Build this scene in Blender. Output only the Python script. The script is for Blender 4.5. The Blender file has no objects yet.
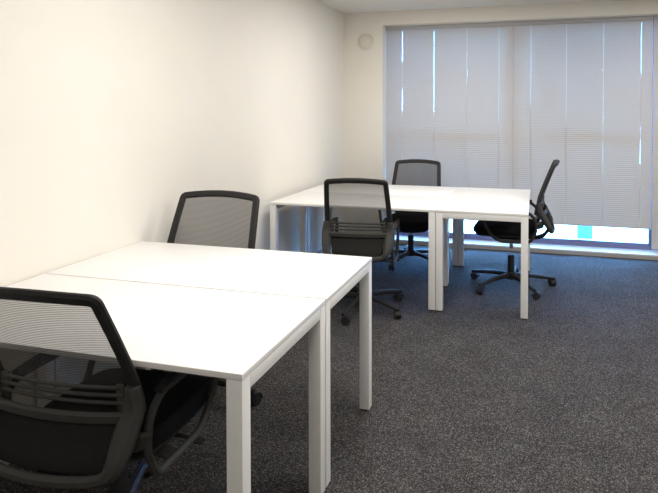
import bpy, bmesh, math
from mathutils import Vector, Matrix

scene = bpy.context.scene
col = scene.collection
PI = math.pi

# ------------------------------------------------------------------ materials
def new_mat(name):
    m = bpy.data.materials.new(name)
    m.use_nodes = True
    nt = m.node_tree
    for n in list(nt.nodes):
        nt.nodes.remove(n)
    out = nt.nodes.new('ShaderNodeOutputMaterial')
    return m, nt, out

def node(nt, kind, **kw):
    n = nt.nodes.new(kind)
    for k, v in kw.items():
        if k in n.inputs.keys():
            n.inputs[k].default_value = v
        else:
            setattr(n, k, v)
    return n

def plain(name, color, rough=0.5, metal=0.0, spec=0.5, noise=0.04, scale=40.0, bump=0.0, bscale=300.0):
    """principled surface with a slight procedural mottling"""
    m, nt, out = new_mat(name)
    p = node(nt, 'ShaderNodeBsdfPrincipled')
    p.inputs['Roughness'].default_value = rough
    p.inputs['Metallic'].default_value = metal
    p.inputs['Specular IOR Level'].default_value = spec
    tc = node(nt, 'ShaderNodeTexCoord')
    nz = node(nt, 'ShaderNodeTexNoise')
    nz.inputs['Scale'].default_value = scale
    nz.inputs['Detail'].default_value = 3.0
    nt.links.new(tc.outputs['Object'], nz.inputs['Vector'])
    rp = node(nt, 'ShaderNodeValToRGB')
    rp.color_ramp.elements[0].position = 0.3
    rp.color_ramp.elements[1].position = 0.7
    rp.color_ramp.elements[0].color = (*[c * (1 - noise) for c in color], 1)
    rp.color_ramp.elements[1].color = (*[min(1, c * (1 + noise)) for c in color], 1)
    nt.links.new(nz.outputs['Fac'], rp.inputs['Fac'])
    nt.links.new(rp.outputs['Color'], p.inputs['Base Color'])
    if bump:
        n2 = node(nt, 'ShaderNodeTexNoise')
        n2.inputs['Scale'].default_value = bscale
        nt.links.new(tc.outputs['Object'], n2.inputs['Vector'])
        b = node(nt, 'ShaderNodeBump')
        b.inputs['Strength'].default_value = bump
        b.inputs['Distance'].default_value = 0.002
        nt.links.new(n2.outputs['Fac'], b.inputs['Height'])
        nt.links.new(b.outputs['Normal'], p.inputs['Normal'])
    nt.links.new(p.outputs['BSDF'], out.inputs['Surface'])
    return m

def carpet_mat():
    m, nt, out = new_mat('charcoal_loop_carpet')
    p = node(nt, 'ShaderNodeBsdfPrincipled')
    p.inputs['Roughness'].default_value = 0.95
    p.inputs['Specular IOR Level'].default_value = 0.15
    tc = node(nt, 'ShaderNodeTexCoord')
    v = node(nt, 'ShaderNodeTexVoronoi'); v.inputs['Scale'].default_value = 270.0
    nt.links.new(tc.outputs['Object'], v.inputs['Vector'])
    sep = node(nt, 'ShaderNodeSeparateColor')
    nt.links.new(v.outputs['Color'], sep.inputs['Color'])
    rp = node(nt, 'ShaderNodeValToRGB')
    e = rp.color_ramp.elements
    e[0].position = 0.0; e[0].color = (0.020, 0.019, 0.0195, 1)
    e[1].position = 1.0; e[1].color = (0.205, 0.186, 0.180, 1)
    a = e.new(0.45); a.color = (0.038, 0.036, 0.036, 1)
    b_ = e.new(0.75); b_.color = (0.070, 0.065, 0.064, 1)
    nt.links.new(sep.outputs['Red'], rp.inputs['Fac'])
    n2 = node(nt, 'ShaderNodeTexNoise'); n2.inputs['Scale'].default_value = 5.0; n2.inputs['Detail'].default_value = 5.0
    nt.links.new(tc.outputs['Object'], n2.inputs['Vector'])
    mp = node(nt, 'ShaderNodeMapRange')
    mp.inputs['From Min'].default_value = 0.3; mp.inputs['From Max'].default_value = 0.7
    mp.inputs['To Min'].default_value = 0.86; mp.inputs['To Max'].default_value = 1.14
    nt.links.new(n2.outputs['Fac'], mp.inputs['Value'])
    mx = node(nt, 'ShaderNodeVectorMath'); mx.operation = 'SCALE'
    nt.links.new(rp.outputs['Color'], mx.inputs[0]); nt.links.new(mp.outputs['Result'], mx.inputs['Scale'])
    nt.links.new(mx.outputs['Vector'], p.inputs['Base Color'])
    bp = node(nt, 'ShaderNodeBump'); bp.inputs['Strength'].default_value = 0.6; bp.inputs['Distance'].default_value = 0.004
    nt.links.new(v.outputs['Distance'], bp.inputs['Height'])
    nt.links.new(bp.outputs['Normal'], p.inputs['Normal'])
    nt.links.new(p.outputs['BSDF'], out.inputs['Surface'])
    return m

def net_mat():
    """open woven back mesh: dark threads in rows, holes between them"""
    m, nt, out = new_mat('black_net_weave')
    d = node(nt, 'ShaderNodeBsdfPrincipled')
    d.inputs['Base Color'].default_value = (0.045, 0.042, 0.042, 1)
    d.inputs['Roughness'].default_value = 0.7
    t = node(nt, 'ShaderNodeBsdfTransparent')
    tc = node(nt, 'ShaderNodeTexCoord')
    w1 = node(nt, 'ShaderNodeTexWave'); w1.bands_direction = 'Z'; w1.wave_profile = 'SIN'
    w1.inputs['Scale'].default_value = 0.314 / 0.006 
    w2 = node(nt, 'ShaderNodeTexWave'); w2.bands_direction = 'X'
    w2.inputs['Scale'].default_value = 0.314 / 0.004
    nt.links.new(tc.outputs['Object'], w1.inputs['Vector']); nt.links.new(tc.outputs['Object'], w2.inputs['Vector'])
    m1 = node(nt, 'ShaderNodeMapRange'); m1.inputs['To Min'].default_value = 0.54; m1.inputs['To Max'].default_value = 0.78
    nt.links.new(w1.outputs['Fac'], m1.inputs['Value'])
    m2 = node(nt, 'ShaderNodeMapRange'); m2.inputs['To Min'].default_value = -0.05; m2.inputs['To Max'].default_value = 0.05
    nt.links.new(w2.outputs['Fac'], m2.inputs['Value'])
    ad = node(nt, 'ShaderNodeMath'); ad.operation = 'ADD'
    nt.links.new(m1.outputs['Result'], ad.inputs[0]); nt.links.new(m2.outputs['Result'], ad.inputs[1])
    mx = node(nt, 'ShaderNodeMixShader')
    nt.links.new(ad.outputs['Value'], mx.inputs['Fac'])
    nt.links.new(t.outputs['BSDF'], mx.inputs[1]); nt.links.new(d.outputs['BSDF'], mx.inputs[2])
    nt.links.new(mx.outputs['Shader'], out.inputs['Surface'])
    return m

def slat_mat(name, color, t0, t1):
    m, nt, out = new_mat(name)
    d = node(nt, 'ShaderNodeBsdfPrincipled')
    d.inputs['Base Color'].default_value = (*color, 1)
    d.inputs['Roughness'].default_value = 0.5
    t = node(nt, 'ShaderNodeBsdfTranslucent'); t.inputs['Color'].default_value = (0.95, 0.78, 0.58, 1)
    tc = node(nt, 'ShaderNodeTexCoord')
    n = node(nt, 'ShaderNodeTexNoise'); n.inputs['Scale'].default_value = 3.0
    nt.links.new(tc.outputs['Object'], n.inputs['Vector'])
    mp = node(nt, 'ShaderNodeMapRange'); mp.inputs['To Min'].default_value = t0; mp.inputs['To Max'].default_value = t1
    nt.links.new(n.outputs['Fac'], mp.inputs['Value'])
    mx = node(nt, 'ShaderNodeMixShader')
    nt.links.new(mp.outputs['Result'], mx.inputs['Fac'])
    nt.links.new(d.outputs['BSDF'], mx.inputs[1]); nt.links.new(t.outputs['BSDF'], mx.inputs[2])
    nt.links.new(mx.outputs['Shader'], out.inputs['Surface'])
    return m

def glass_mat():
    m, nt, out = new_mat('window_glass')
    t = node(nt, 'ShaderNodeBsdfTransparent'); t.inputs['Color'].default_value = (0.95, 0.97, 0.98, 1)
    g = node(nt, 'ShaderNodeBsdfGlossy'); g.inputs['Roughness'].default_value = 0.03
    f = node(nt, 'ShaderNodeFresnel'); f.inputs['IOR'].default_value = 1.45
    mx = node(nt, 'ShaderNodeMixShader')
    nt.links.new(f.outputs['Fac'], mx.inputs['Fac'])
    nt.links.new(t.outputs['BSDF'], mx.inputs[1]); nt.links.new(g.outputs['BSDF'], mx.inputs[2])
    nt.links.new(mx.outputs['Shader'], out.inputs['Surface'])
    return m

M = dict(
    wall=plain('cream_wallpaper', (0.83, 0.795, 0.725), 0.85, noise=0.012, scale=3, bump=0.15, bscale=220, spec=0.2),
    backwall=plain('warm_cream_wallpaper', (0.83, 0.795, 0.715), 0.85, noise=0.012, scale=3, bump=0.15, bscale=220, spec=0.2),
    ceil=plain('pale_ceiling_board', (0.74, 0.725, 0.69), 0.9, noise=0.02, scale=30, bump=0.2, bscale=120, spec=0.1),
    carpet=carpet_mat(),
    top=plain('white_laminate', (0.87, 0.855, 0.835), 0.38, noise=0.006, scale=5, spec=0.4),
    steel=plain('white_powder_coated_steel', (0.86, 0.855, 0.835), 0.42, noise=0.01, scale=20),
    glide=plain('black_rubber', (0.015, 0.015, 0.015), 0.7),
    frame=plain('black_nylon', (0.022, 0.021, 0.022), 0.55, spec=0.25, noise=0.08, bump=0.1, bscale=900),
    shell=plain('charcoal_nylon', (0.046, 0.0445, 0.042), 0.6, spec=0.3, noise=0.06, bump=0.1, bscale=900),
    fabric=plain('black_seat_fabric', (0.016, 0.016, 0.018), 0.92, noise=0.2, scale=500, bump=0.5, bscale=700, spec=0.1),
    pad=plain('black_lower_back_cloth', (0.045, 0.044, 0.042), 0.9, noise=0.2, scale=400, bump=0.4, bscale=700, spec=0.1),
    net=net_mat(),
    chrome=plain('polished_steel', (0.6, 0.6, 0.62), 0.2, metal=1.0),
    wheel=plain('caster_plastic', (0.022, 0.022, 0.024), 0.35, spec=0.3, noise=0.05),
    slat=slat_mat('pale_grey_blind_slat', (0.545, 0.512, 0.478), 0.004, 0.006),
    rail=plain('grey_painted_blind_rail', (0.42, 0.41, 0.42), 0.45, noise=0.02),
    cord=slat_mat('white_ladder_tape', (0.66, 0.66, 0.66), 0.34, 0.36),
    alu=plain('backlit_tint_aluminium', (0.16, 0.16, 0.26), 0.45, metal=0.3, noise=0.03),  # grey aluminium, with the dark blue of its backlighting put into the colour
    sill=plain('pale_grey_sill', (0.62, 0.61, 0.60), 0.55, noise=0.02),
    skirt=plain('grey_vinyl_skirting', (0.34, 0.33, 0.32), 0.6, noise=0.03),
    plate=plain('cream_plastic_cover', (0.74, 0.69, 0.60), 0.6, noise=0.01),
    concrete=plain('white_balcony_concrete', (0.8, 0.8, 0.8), 0.9, noise=0.04, scale=6),
    teal=plain('turquoise_paint', (0.09, 0.70, 0.75), 0.6, noise=0.02),
    glass=glass_mat(),
)

# ------------------------------------------------------------------ mesh helpers
def bx(bm, x0, x1, y0, y1, z0, z1, bevel=0.0, seg=2):
    r = bmesh.ops.create_cube(bm, size=1.0, matrix=Matrix.Translation(((x0+x1)/2, (y0+y1)/2, (z0+z1)/2)) @ Matrix.Diagonal((x1-x0, y1-y0, z1-z0, 1)))
    if bevel:
        es = list({e for v in r['verts'] for e in v.link_edges})
        bmesh.ops.bevel(bm, geom=es, offset=bevel, segments=seg, affect='EDGES', profile=0.5)
    return bm

def catmull(pts, n=6, closed=False):
    P = [Vector(p) for p in pts]
    if not closed:
        P = [P[0]*2 - P[1]] + P + [P[-1]*2 - P[-2]]
        rng = range(1, len(P)-2)
        g = lambda i: P[i]
    else:
        rng = range(len(P)); g = lambda i: P[i % len(P)]
    out = []
    for i in rng:
        a, b, c, d = g(i-1), g(i), g(i+1), g(i+2)
        for k in range(n):
            t = k/n
            out.append(0.5*((2*b) + (c-a)*t + (2*a-5*b+4*c-d)*t*t + (3*b-a-3*c+d)*t**3))
    if not closed:
        out.append(P[-2].copy())
    return out

def fillet(pts, radii, n=4, closed=False):
    """polyline with each corner rounded by its own radius (0 keeps the point)"""
    P = [Vector(p) for p in pts]; N = len(P); out = []
    if not isinstance(radii, (list, tuple)): radii = [radii]*N
    for i, p in enumerate(P):
        if (not closed and i in (0, N-1)) or radii[i] <= 0:
            out.append(p); continue
        a, b = P[i-1], P[(i+1) % N]
        ra = min(radii[i], (a-p).length*0.48); rb = min(radii[i], (b-p).length*0.48)
        q0 = p+(a-p).normalized()*ra; q1 = p+(b-p).normalized()*rb
        for k in range(n+1):
            t = k/n; out.append(q0*(1-t)**2+p*2*t*(1-t)+q1*t*t)
    return out

def section(w, d, ch=0.35):
    c = min(w, d)*ch
    a, b = w/2, d/2
    return [(a, -b+c), (a, b-c), (a-c, b), (-a+c, b), (-a, b-c), (-a, -b+c), (-a+c, -b), (a-c, -b)]

def sweep(bm, pts, w, d, N, closed=False, wf=None, df=None):
    """sweep a chamfered bar along pts; w lies across the path, d along N"""
    n = len(pts); rings = []
    for i, p in enumerate(pts):
        if closed:
            t = pts[(i+1) % n] - pts[i-1]
        else:
            t = pts[min(i+1, n-1)] - pts[max(i-1, 0)]
        t.normalize()
        nn = Vector(N) - t*t.dot(Vector(N)); nn.normalize()
        s = t.cross(nn); s.normalize()
        u = i/(n if closed else n-1)
        ww = wf(u) if wf else w
        dd = df(u) if df else d
        rings.append([bm.verts.new(p + s*a + nn*b) for a, b in section(ww, dd)])
    for i in range(n if closed else n-1):
        r0, r1 = rings[i], rings[(i+1) % n]
        for k in range(8):
            bm.faces.new((r0[k], r0[(k+1) % 8], r1[(k+1) % 8], r1[k]))
    if not closed:
        bm.faces.new(rings[0][::-1]); bm.faces.new(rings[-1])
    return bm

def tube(bm, p0, p1, r0, r1=None, seg=16):
    p0, p1 = Vector(p0), Vector(p1); r1 = r0 if r1 is None else r1
    d = p1-p0
    q = d.to_track_quat('Z', 'Y').to_matrix().to_4x4()
    bmesh.ops.create_cone(bm, cap_ends=True, segments=seg, radius1=r0, radius2=r1, depth=d.length,
                          matrix=Matrix.Translation((p0+p1)/2) @ q)
    return bm

def lathe(bm, prof, seg=24, mat=Matrix.Identity(4)):
    rings = []
    for r, z in prof:
        rings.append([bm.verts.new(mat @ Vector((r*math.cos(2*PI*k/seg), r*math.sin(2*PI*k/seg), z))) for k in range(seg)])
    for a, b in zip(rings, rings[1:]):
        for k in range(seg):
            bm.faces.new((a[k], a[(k+1) % seg], b[(k+1) % seg], b[k]))
    bm.faces.new(rings[0][::-1]); bm.faces.new(rings[-1])
    return bm

def link(name, bm, mat, parent=None, smooth=True):
    bmesh.ops.recalc_face_normals(bm, faces=bm.faces[:])
    me = bpy.data.meshes.new(name); bm.to_mesh(me); bm.free()
    me.materials.append(mat)
    if smooth:
        me.polygons.foreach_set('use_smooth', [True]*len(me.polygons))
        me.set_sharp_from_angle(angle=math.radians(38))
    o = bpy.data.objects.new(name, me); col.objects.link(o)
    if parent: o.parent = parent
    return o

def tag(o, label, cat, group=None):
    o['label'] = label; o['category'] = cat
    if group: o['group'] = group
    return o

def thing(name, loc=(0, 0, 0), rz=0.0):
    o = bpy.data.objects.new(name, None); col.objects.link(o)
    o.location = loc; o.rotation_euler = (0, 0, rz); o.empty_display_size = 0.1
    return o

def struct(name, bm, mat, parent=None, smooth=False):
    o = link(name, bm, mat, parent, smooth)
    if parent is None: o['kind'] = 'structure'
    return o

def copy_tree(o, parent=None):
    c = o.copy(); col.objects.link(c)
    if parent: c.parent = parent
    for ch in list(o.children): copy_tree(ch, c)
    return c

B = bmesh.new

# ------------------------------------------------------------------ setting
YB = 5.933          # inner face of the window wall
H = 2.476           # ceiling height
XR = 5.0            # right wall
YF = -2.2           # wall behind the camera
WX0, WX1, WZ0, WZ1 = 0.435, 4.40, 0.045, 2.337

struct('floor', bx(B(), -0.15, XR+0.15, YF-0.15, YB+0.35, -0.12, 0.0), M['carpet'])
struct('ceiling', bx(B(), -0.15, XR+0.15, YF-0.15, YB+0.35, H, H+0.12), M['ceil'])
struct('wall_left', bx(B(), -0.15, 0.0, YF-0.15, YB+0.35, 0, H), M['wall'])
struct('wall_right', bx(B(), XR, XR+0.15, YF-0.15, YB+0.35, 0, H), M['wall'])
struct('wall_front', bx(B(), 0, XR, YF-0.15, YF, 0, H), M['wall'])
bm = B()
bx(bm, 0, WX0, YB, YB+0.35, 0, H)
bx(bm, WX1, XR, YB, YB+0.35, 0, H)
bx(bm, WX0, WX1, YB, YB+0.35, WZ1, H)
struct('wall_back', bm, M['backwall'])
struct('trim_1', bx(B(), WX0+0.001, WX1-0.001, YB-0.006, YB+0.35, 0.0, WZ0, 0.002), M['sill'])   # sill kerb under the windows
struct('baseboard_left', bx(B(), 0.0, 0.002, YF, YB-0.006, 0, 0.06), M['skirt'])
bm = B()
bx(bm, 0.006, WX0, YB-0.006, YB, 0, 0.06)
struct('baseboard_back', bm, M['skirt'])
struct('trim_2', bx(B(), WX0+0.001, WX1-0.001, YB-0.009, YB-0.0065, 0, 0.033), M['skirt'])       # grey skirting on the sill kerb

# windows: aluminium frame, transom, two panes each
def window(name, x0, x1, y=6.13):
    w = bpy.data.objects.new(name, None); col.objects.link(w)
    w.location = ((x0+x1)/2, y, WZ0); w['kind'] = 'structure'
    hx = (x1-x0)/2; zt = WZ1-WZ0; j = 0.036; tz = 1.09
    bm = B()
    bx(bm, -hx, -hx+j, 0, 0.06, 0, zt, 0.003); bx(bm, hx-j, hx, 0, 0.06, 0, zt, 0.003)
    bx(bm, -hx+j, hx-j, 0, 0.06, 0, 0.062, 0.003); bx(bm, -hx+j, hx-j, 0, 0.06, zt-0.05, zt, 0.003)
    link('window_frame', bm, M['alu'], w, False)
    link('transom', bx(B(), -hx+j, hx-j, 0.002, 0.058, tz, tz+0.055, 0.003), M['alu'], w, False)
    link('pane', bx(B(), -hx+j-0.005, hx-j+0.005, 0.028, 0.034, 0.057, tz+0.005), M['glass'], w, False)
    link('pane', bx(B(), -hx+j-0.005, hx-j+0.005, 0.028, 0.034, tz+0.05, zt-0.045), M['glass'], w, False)
window('window_1', WX0, 1.790)
window('window_2', 1.790, 3.134)
window('window_3', 3.134, WX1)

# balcony outside
struct('balcony_floor', bx(B(), -3, 9, YB+0.35, 11.0, -0.30, -0.06), M['concrete'])
pt = thing('balcony_post', (2.575, 7.05, -0.06))
tag(pt, 'pale turquoise post on the balcony, seen through the gap under the blinds', 'post')
link('shaft', bx(B(), -0.085, 0.085, -0.04, 0.04, 0.0, 0.95, 0.004), M['teal'], pt)
link('cap', bx(B(), -0.10, 0.10, -0.055, 0.055, 0.95, 0.98, 0.004), M['teal'], pt)

# round vent cover high in the corner
v = thing('vent_cover', (0.250, YB, 2.165))
tag(v, 'round cream vent cover high on the narrow wall left of the window', 'vent')
ry = Matrix.Rotation(PI/2, 4, 'X')
link('flange', lathe(B(), [(0.088, 0.0), (0.092, 0.004), (0.090, 0.010), (0.078, 0.014), (0.070, 0.012)], 40, ry), M['plate'], v)
link('cap', lathe(B(), [(0.060, 0.010), (0.066, 0.018), (0.064, 0.026), (0.045, 0.032), (0.012, 0.034)], 40, ry), M['plate'], v)

# ------------------------------------------------------------------ venetian blinds
def blind(name_label, x0, x1, zb, ladders, slits, y=6.075):
    b = thing('venetian_blind', ((x0+x1)/2, y, zb)); tag(b, name_label, 'blind', 'venetian blinds in the window')
    cx = (x0+x1)/2; hw = (x1-x0)/2; top = WZ1-0.0005-zb
    hr = link('headrail', bx(B(), -hw, hw, -0.018, 0.018, top-0.040, top, 0.002), M['rail'], b, False)
    bm = B()
    pitch = 0.0200; z = 0.0262; ang = math.radians(80)
    while z < top-0.029:
        zw = z+zb
        cuts = sorted(l-cx for l, rg in zip(ladders, slits) if any(a <= zw <= c for a, c in rg))
        segs = []; a = -hw+0.0005
        for c in cuts:
            if a < c-0.003 and c+0.005 < hw:
                segs.append((a, c-0.0020)); a = c+0.0020
        segs.append((a, hw-0.0005))
        prof = []
        for t in (-1, -0.33, 0.33, 1):
            u = t*0.0125; c = 0.0022*(1-t*t)
            # inner (room) edge down, slat bowed towards the room
            prof.append((-(-u*math.cos(ang)) - c*math.sin(ang), u*math.sin(ang) + c*math.cos(ang)*0.5))
        for s0, s1 in segs:
            L = [bm.verts.new((s0, py, z+pz)) for py, pz in prof]
            R = [bm.verts.new((s1, py, z+pz)) for py, pz in prof]
            for k in range(3):
                bm.faces.new((L[k], R[k], R[k+1], L[k+1]))
        z += pitch
    link('slats', bm, M['slat'], b)
    link('bottom_rail', bx(B(), -hw+0.002, hw-0.002, -0.010, 0.010, 0.0, 0.014, 0.003), M['rail'], b)
    for l in ladders:
        if -hw+0.01 < l-cx < hw-0.01:
            bm = B()
            for dy in (-0.0080,):
                bx(bm, l-cx-0.0026, l-cx+0.0026, dy, dy+0.0006, 0.010, top-0.028)
            link('ladder_tape', bm, M['cord'], b, False)
    return b

b1 = blind('pale grey closed venetian blind behind the far chair, leftmost at the window', 0.4365, 1.7925, 0.262,
      (0.62, 0.966, 1.317, 1.648),
      ([(1.95, 2.3), (1.42, 1.66)], [(1.40, 2.3)], [(1.70, 2.3)], [(1.30, 2.3)]))
b2 = blind('pale grey closed venetian blind with the turquoise strip in the bright gap under it', 1.7935, 3.107, 0.262,
      (1.968, 2.313, 2.662, 3.005),
      ([(1.45, 2.3)], [(1.35, 2.3)], [(1.22, 2.3), (0.7, 1.12)], [(1.78, 2.3), (0.9, 1.25)]))
b3 = blind('pale grey venetian blind hanging down to the sill at the right edge of the photo', 3.113, 4.38, 0.062,
      (3.28, 3.62, 3.96, 4.30), ([(1.4, 2.3)],)*4)

# ------------------------------------------------------------------ desks
DW, DD, DZ, TT, LG = 1.2754, 0.632, 0.720, 0.018, 0.048
def make_desk():
    d = thing('desk')
    zt = DZ-TT
    link('tabletop', bx(B(), 0, DW, 0, DD, zt, DZ, 0.0025), M['top'], d)
    for x0 in (0.001, DW-LG-0.001):
        for y0 in (0.001, DD-LG-0.001):
            lg = link('leg', bx(B(), x0, x0+LG, y0, y0+LG, 0.008, zt-0.0005, 0.003), M['steel'], d)
            link('foot_glide', bx(B(), x0+0.004, x0+LG-0.004, y0+0.004, y0+LG-0.004, 0.0, 0.0085, 0.002), M['glide'], lg)
        link('end_rail', bx(B(), x0, x0+LG, LG+0.001, DD-LG-0.001, zt-0.040, zt-0.0005, 0.003), M['steel'], d)
    for y0 in (0.11, DD-0.15):
        bm = bx(B(), LG+0.001, DW-LG-0.001, y0, y0+0.04, zt-0.020, zt-0.0005, 0.002)
        link('cross_beam', bm, M['steel'], d)
    # small fixing plates where the beams meet the end frames
    for x0 in (LG+0.001, DW-LG-0.051):
        bm = bx(B(), x0, x0+0.05, 0.062, 0.109, zt-0.010, zt-0.0005, 0.002)
        tube(bm, (x0+0.015, 0.085, zt-0.013), (x0+0.015, 0.085, zt-0.009), 0.006, seg=10)
        tube(bm, (x0+0.035, 0.085, zt-0.013), (x0+0.035, 0.085, zt-0.009), 0.006, seg=10)
        link('fixing_plate', bm, M['chrome'], d)
    return d

AX, AY, AT = 0.0095, 1.2838, 0.0055
BX, BY = 0.0691, 3.9509
desk0 = make_desk()
def place_desk(o, x, y, rz, label):
    o.location = (x, y, 0); o.rotation_euler.z = rz
    return tag(o, label, 'desk', 'white office desks')
s2 = DD+0.008
place_desk(desk0, AX, AY, AT, 'white desk nearest the camera, with a chair back standing at its near edge')
def dcopy(*a): return place_desk(copy_tree(desk0), *a)
dcopy(AX-s2*math.sin(AT), AY+s2*math.cos(AT), AT, 'white desk joined behind the nearest desk, black chair facing it from beyond')
dcopy(BX, BY, 0, 'white desk of the far group with a chair back standing in front of it')
dcopy(BX, BY+s2, 0, 'white desk of the far group nearest the left part of the window, chair behind it')
dcopy(BX+DW+0.0015+DD, BY, PI/2, 'white desk set crosswise at the right end of the far group')

# ------------------------------------------------------------------ office chair (faces +y, origin on the floor under the hub)
def yprof(z):      # mesh back
    P = [(0.44, -0.198), (0.52, -0.186), (0.60, -0.190), (0.66, -0.206), (0.80, -0.257), (0.97, -0.324)]
    for (z0, a), (z1, b) in zip(P, P[1:]):
        if z <= z1:
            t = (z-z0)/(z1-z0); return a+(b-a)*t
    return P[-1][1]
def sprof(z):      # outer lower shell, bowed to the rear
    P = [(0.40, -0.270), (0.43, -0.292), (0.47, -0.290), (0.53, -0.262), (0.60, -0.225), (0.66, -0.222), (0.70, -0.238)]
    if z < P[0][0]: return P[0][1]
    for (z0, a), (z1, b) in zip(P, P[1:]):
        if z <= z1:
            t = (z-z0)/(z1-z0); t = t*t*(3-2*t)*0.5+t*0.5; return a+(b-a)*t
    return P[-1][1]
def bow(x): return -0.022*(1-(x/0.25)**2)

def make_chair():
    c = thing('office_chair')
    # --- five star base
    bm = B()
    lathe(bm, [(0.030, 0.062), (0.048, 0.068), (0.050, 0.105), (0.040, 0.118), (0.031, 0.122)], 24)
    for k in range(5):
        a = PI/2+2*PI*k/5
        d = Vector((math.cos(a), math.sin(a), 0))
        pts = [d*0.035+Vector((0, 0, 0.095)), d*0.12+Vector((0, 0, 0.094)), d*0.22+Vector((0, 0, 0.085)), d*0.325+Vector((0, 0, 0.070)), d*0.350+Vector((0, 0, 0.068))]
        sweep(bm, catmull(pts, 3), 0.04, 0.03, (0, 0, 1), wf=lambda u: 0.050-0.024*u, df=lambda u: 0.036-0.016*u)
    base = link('star_base', bm, M['frame'], c)
    for k in range(5):
        a = PI/2+2*PI*k/5
        d = Vector((math.cos(a), math.sin(a), 0)); s = Vector((-d.y, d.x, 0)); p = d*0.338
        # swivel each caster a little differently
        q = Matrix.Rotation(0.7*k+0.4, 3, 'Z'); s = q @ s; f = q @ d
        bm = B()
        tube(bm, p+Vector((0, 0, 0.045)), p+Vector((0, 0, 0.066)), 0.008, seg=10)
        o = p+f*0.014
        hood = [o+Vector((0, 0, 0.028))+(f*math.cos(t)+Vector((0, 0, 1))*math.sin(t))*0.031 for t in [PI*(-0.05+1.0*i/9) for i in range(10)]]
        sweep(bm, hood, 0.040, 0.006, s.cross(f), wf=lambda u: 0.046)
        cs = link('caster', bm, M['frame'], base)
        for sg in (-1, 1):
            bm = B()
            w0 = o+s*sg*0.006+Vector((0, 0, 0.027)); w1 = o+s*sg*0.023+Vector((0, 0, 0.027))
            tube(bm, w0, w1, 0.027, 0.025, 20); tube(bm, w1, w1+s*sg*0.003, 0.012, 0.010, 12)
            link('wheel', bm, M['wheel'], cs)
    bm = B(); lathe(bm, [(0.028, 0.118), (0.028, 0.250), (0.024, 0.256)], 20)
    g = link('gas_lift', bm, M['frame'], c)
    link('piston', tube(B(), (0, 0, 0.255), (0, 0, 0.345), 0.014), M['chrome'], g)
    # --- mechanism and lever
    bm = B()
    bx(bm, -0.07, 0.07, -0.12, 0.12, 0.335, 0.385, 0.012)
    sweep(bm, catmull([(0, -0.10, 0.36), (0, -0.18, 0.355), (0, -0.245, 0.375), (0, -0.285, 0.42)], 5), 0.09, 0.022, (0, -0.3, 1))
    mech = link('tilt_mechanism', bm, M['frame'], c)
    bm = B()
    sweep(bm, catmull([(0.06, 0.05, 0.358), (0.17, 0.05, 0.356), (0.235, 0.05, 0.350)], 4), 0.016, 0.010, (0, 0, 1))
    sweep(bm, catmull([(0.225, 0.05, 0.351), (0.25, 0.05, 0.348), (0.275, 0.05, 0.345)], 4), 0.030, 0.012, (0, 0, 1))
    link('lever', bm, M['frame'], mech)
    # --- seat
    def seat_shape(bm, z0, z1, inset, crown, nr=28):
        hx_, y0, y1 = 0.231-inset, -0.195+inset, 0.295-inset
        cy, hy = (y0+y1)/2, (y1-y0)/2
        def ring(f, z, drop):
            r = []
            for k in range(nr):
                t = 2*PI*k/nr; cx_, sy = math.cos(t), math.sin(t)
                e = 2/4.2
                x = hx_*f*math.copysign(abs(cx_)**e, cx_); y = cy+hy*f*math.copysign(abs(sy)**e, sy)
                wf = max(0, (y-0.16)/0.13)
                r.append(bm.verts.new((x, y, z - drop*wf*wf)))
            return r
        h = z1-z0
        rs = [ring(0.93, z0, 0.012), ring(0.985, z0+0.2*h, 0.014), ring(1.0, z0+0.5*h, 0.018), ring(0.985, z0+0.8*h, 0.024),
              ring(0.94, z0+0.96*h, 0.028), ring(0.80, z1, 0.030), ring(0.45, z1-crown, 0.02)]
        for a, b in zip(rs, rs[1:]):
            for k in range(nr):
                bm.faces.new((a[k], a[(k+1) % nr], b[(k+1) % nr], b[k]))
        bm.faces.new(rs[0][::-1]); bm.faces.new(rs[-1])
        return bm
    st = link('seat', seat_shape(B(), 0.400, 0.470, 0.0, 0.006), M['fabric'], c)
    link('seat_pan', seat_shape(B(), 0.380, 0.402, 0.02, 0.0), M['frame'], c)
    # --- back frame (the black trapezoid)
    def P(x, z, dy=0.0): return Vector((x, yprof(z)+bow(x)*1.7+dy, z))
    half = [(0.228, 0.575), (0.231, 0.64), (0.225, 0.74), (0.218, 0.84), (0.2095, 0.944), (0.15, 0.951), (0.075, 0.957), (0.0, 0.959)]
    pts = [P(x, z) for x, z in half] + [P(-x, z) for x, z in half[-2::-1]]
    rr = [0, 0.03, 0.03, 0.03, 0.016, 0.02, 0.02, 0.03]; rr = rr + rr[-2::-1]
    bm = B(); sweep(bm, fillet(pts, rr), 0.036, 0.022, (0, 1, 0.35))
    bf = link('back_frame', bm, M['frame'], c)
    # --- mesh stretched in the frame
    bm = B(); nx, nz = 12, 16; g_ = []
    for j in range(nz+1):
        z = 0.47+(0.945-0.47)*j/nz
        hwz = 0.228-0.018*max(0, (z-0.62)/0.33) if z > 0.62 else 0.200+0.026*(z-0.47)/0.15
        row = []
        for i in range(nx+1):
            s = -1+2*i/nx; x = s*hwz
            zz = min(z, 0.960-0.012*abs(s)**3) if j == nz else z
            row.append(bm.verts.new((x, yprof(zz)+bow(x)*1.7+0.004, zz)))
        g_.append(row)
    for j in range(nz):
        for i in range(nx):
            bm.faces.new((g_[j][i], g_[j][i+1], g_[j+1][i+1], g_[j+1][i]))
    link('back_mesh', bm, M['net'], c)
    # --- lower shell: wide side wings, crossbar and rounded bottom rim
    def S(x, z, dy=0.0): return Vector((x, sprof(z)+bow(x)*1.6+dy, z))
    hs = [(0.232, 0.665), (0.231, 0.60), (0.224, 0.53), (0.214, 0.475), (0.190, 0.448), (0.150, 0.437), (0.08, 0.432), (0.0, 0.430)]
    pts = [S(x, z) for x, z in hs] + [S(-x, z) for x, z in hs[-2::-1]]
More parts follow.
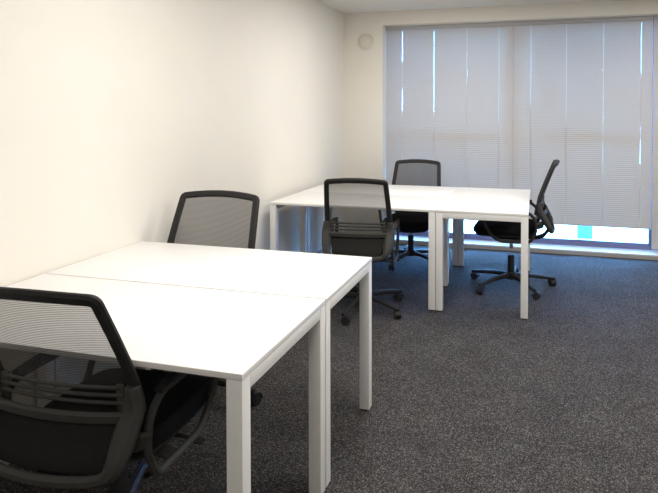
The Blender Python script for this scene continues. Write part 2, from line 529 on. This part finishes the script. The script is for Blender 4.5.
    bm = B()
    def wfu(u):
        k = abs(u-0.5)*2
        return 0.032+0.034*max(0, min(1, (k-0.40)/0.30)) - 0.026*max(0, (k-0.85)/0.15)
    sweep(bm, catmull(pts, 5), 0.04, 0.024, (0, 1, 0), wf=wfu, df=lambda u: 0.024+0.020*max(0, min(1, (abs(u-0.5)*2-0.35)/0.3)))
    cb = [S(x, 0.582, -0.004) for x in (-0.225, -0.15, -0.075, 0, 0.075, 0.15, 0.225)]
    sweep(bm, catmull(cb, 3), 0.034, 0.018, (0, 1, 0.1))
    sh = link('lower_shell', bm, M['shell'], c)
    # lumbar slats
    for zz, hw in ((0.612, 0.20), (0.634, 0.20), (0.656, 0.19)):
        bm = B()
        pts = [Vector((x, sprof(0.62)+0.006+bow(x)*1.2, zz)) for x in (-hw, -hw*0.66, -hw*0.33, 0, hw*0.33, hw*0.66, hw)]
        sweep(bm, catmull(pts, 3), 0.011, 0.010, (0, 1, 0))
        link('lumbar_slat', bm, M['shell'], sh)
    # uprights tying the slats to the crossbar
    for x in (-0.19, 0.19):
        y = sprof(0.62)+0.010+bow(x)*1.2
        link('slat_holder', bx(B(), x-0.012, x+0.012, y-0.004, y+0.006, 0.575, 0.664, 0.003), M['shell'], sh)
    # dark cloth pad filling the opening
    bm = B(); rows = []
    for j in range(9):
        z = 0.445+(0.575-0.445)*j/8
        hwz = 0.165+0.05*((z-0.445)/0.145)
        rows.append([bm.verts.new((s*hwz, sprof(z)+bow(s*hwz)*1.6+0.016, z)) for s in [-1+2*i/10 for i in range(11)]])
    for j in range(8):
        for i in range(10):
            bm.faces.new((rows[j][i], rows[j][i+1], rows[j+1][i+1], rows[j+1][i]))
    bmesh.ops.solidify(bm, geom=bm.faces[:], thickness=0.014)
    link('lower_back_pad', bm, M['pad'], sh)
    # --- arm loops
    for sg in (-1, 1):
        X = sg*0.247
        loop = [(-0.195, 0.545), (-0.205, 0.455), (-0.160, 0.365), (0.085, 0.360), (0.165, 0.440), (0.215, 0.565), (0.185, 0.596), (-0.140, 0.596)]
        bm = B()
        sweep(bm, fillet([Vector((X, y, z)) for y, z in loop], [0.03, 0.03, 0.03, 0.05, 0.06, 0.03, 0.03, 0.04], 4, True), 0.024, 0.024, (1, 0, 0), closed=True)
        # lug that ties the loop to the shell wing
        sweep(bm, [Vector((sg*0.205, -0.250, 0.50)), Vector((sg*0.236, -0.228, 0.495)), Vector((X, -0.202, 0.49))], 0.055, 0.02, (0, 1, 0))
        # bracket from the loop to under the seat
        sweep(bm, catmull([(X, -0.06, 0.362), (sg*0.225, -0.055, 0.362), (sg*0.16, -0.05, 0.364), (sg*0.06, -0.045, 0.366)], 4), 0.05, 0.014, (0, 0, 1))
        ar = link('armrest', bm, M['shell'], c)
        bm = B()
        pp = catmull([(X, -0.150, 0.606), (X, -0.05, 0.612), (X, 0.08, 0.612), (X, 0.195, 0.606)], 5)
        sweep(bm, pp, 0.05, 0.018, (0, 0, 1), wf=lambda u: 0.026+0.014*math.sin(PI*min(1, max(0.08, u*0.92+0.05))))
        link('arm_pad', bm, M['frame'], ar)
    return c

chair0 = make_chair()
def raise_chair(o, dz):
    """gas lift height: everything above the base moves with the piston"""
    for ch in o.children:
        if ch.name.split('.')[0] not in ('star_base', 'gas_lift'):
            ch.location.z += dz
        if ch.name.split('.')[0] == 'gas_lift':
            for g in ch.children: g.location.z += dz
def recline(o, a):
    """tip the whole back about its hinge behind the seat"""
    pv = Vector((0, -0.17, 0.40)); R_ = Matrix.Rotation(a, 3, 'X'); off = pv - R_ @ pv
    for ch in o.children:
        if ch.name.split('.')[0] in ('back_frame', 'back_mesh', 'lower_shell'):
            ch.rotation_euler.x = a; ch.location += off
def spin_base(o, a):
    for ch in o.children:
        if ch.name.split('.')[0] == 'star_base': ch.rotation_euler.z = a
spots = [
    # x, y, facing (0 = +y), lift, base spin, label
    (0.720, 1.500, math.radians(3), -0.002, 0.35, 4.0, 1.0, 'black mesh office chair in the near left corner, turned away, at the nearest desk'),
    (0.353, 2.425, math.radians(180), -0.002, 0.31, 0.0, 1.07, 'black mesh office chair beside the left wall, only its back showing above the near desks'),
    (0.838, 3.875, math.radians(8), 0.002, 0.37, 0.0, 0.94, 'black mesh office chair between the two desk groups, back towards the camera'),
    (0.900, 5.215, math.radians(180), -0.038, -0.314, 0.0, 1.0, 'black mesh office chair behind the far desks, in front of the left blind'),
    (1.835, 4.700, math.radians(88), 0.055, 0.91, 0.0, 1.0, 'black mesh office chair seen from the side at the right end of the far desks'),
]
copies = [copy_tree(chair0) for _ in spots[1:]]
for o, (x, y, rz, dz, sp, rc, sx, lab) in zip([chair0]+copies, spots):
    o.location = (x, y, 0); o.rotation_euler.z = rz; o.scale.x = sx
    tag(o, lab, 'chair', 'office chairs at the desks')
    raise_chair(o, dz); spin_base(o, sp); recline(o, math.radians(rc))

# ------------------------------------------------------------------ light
def ceiling_lamp_or_fill(x, y, power, sx=0.6, sy=1.2, color=(1.0, 0.965, 0.92)):
    l = bpy.data.lights.new('ceiling_lamp_or_fill', 'AREA'); l.shape = 'RECTANGLE'; l.size = sx; l.size_y = sy
    l.energy = power; l.color = color
    o = bpy.data.objects.new('ceiling_lamp_or_fill', l); col.objects.link(o); o.location = (x, y, H-0.015)
for x, y, p in ((1.2, 2.1, 30), (3.4, 2.1, 44), (1.25, 4.4, 24), (3.4, 4.4, 30), (1.9, -0.6, 17)):  # last one is an added fill behind the camera, lightening leg fronts
    ceiling_lamp_or_fill(x, y, p)

w = bpy.data.worlds.new('World'); scene.world = w; w.use_nodes = True
bg = w.node_tree.nodes['Background']
bg.inputs['Color'].default_value = (0.15, 0.46, 1.0, 1); bg.inputs['Strength'].default_value = 58.0

# ------------------------------------------------------------------ camera
cam = bpy.data.cameras.new('camera'); co = bpy.data.objects.new('camera', cam); col.objects.link(co)
cam.sensor_width = 36.0; cam.lens = 577.4371/658*36.0; cam.clip_start = 0.02
cam.shift_x = (329-373.1859)/658; cam.shift_y = (124.4995-246.5)/658
R = Matrix.Rotation(0.2754, 3, 'Z') @ Matrix.Rotation(-0.0223, 3, 'X') @ Matrix.Rotation(PI/2, 3, 'X')
co.matrix_world = Matrix.Translation((2.0246, -0.0615, 1.4108)) @ R.to_4x4()
scene.camera = co

scene.view_settings.view_transform = 'Standard'; scene.view_settings.look = 'None'
scene.view_settings.gamma = 1.0; scene.view_settings.use_curve_mapping = False
scene.view_settings.exposure = 0.08
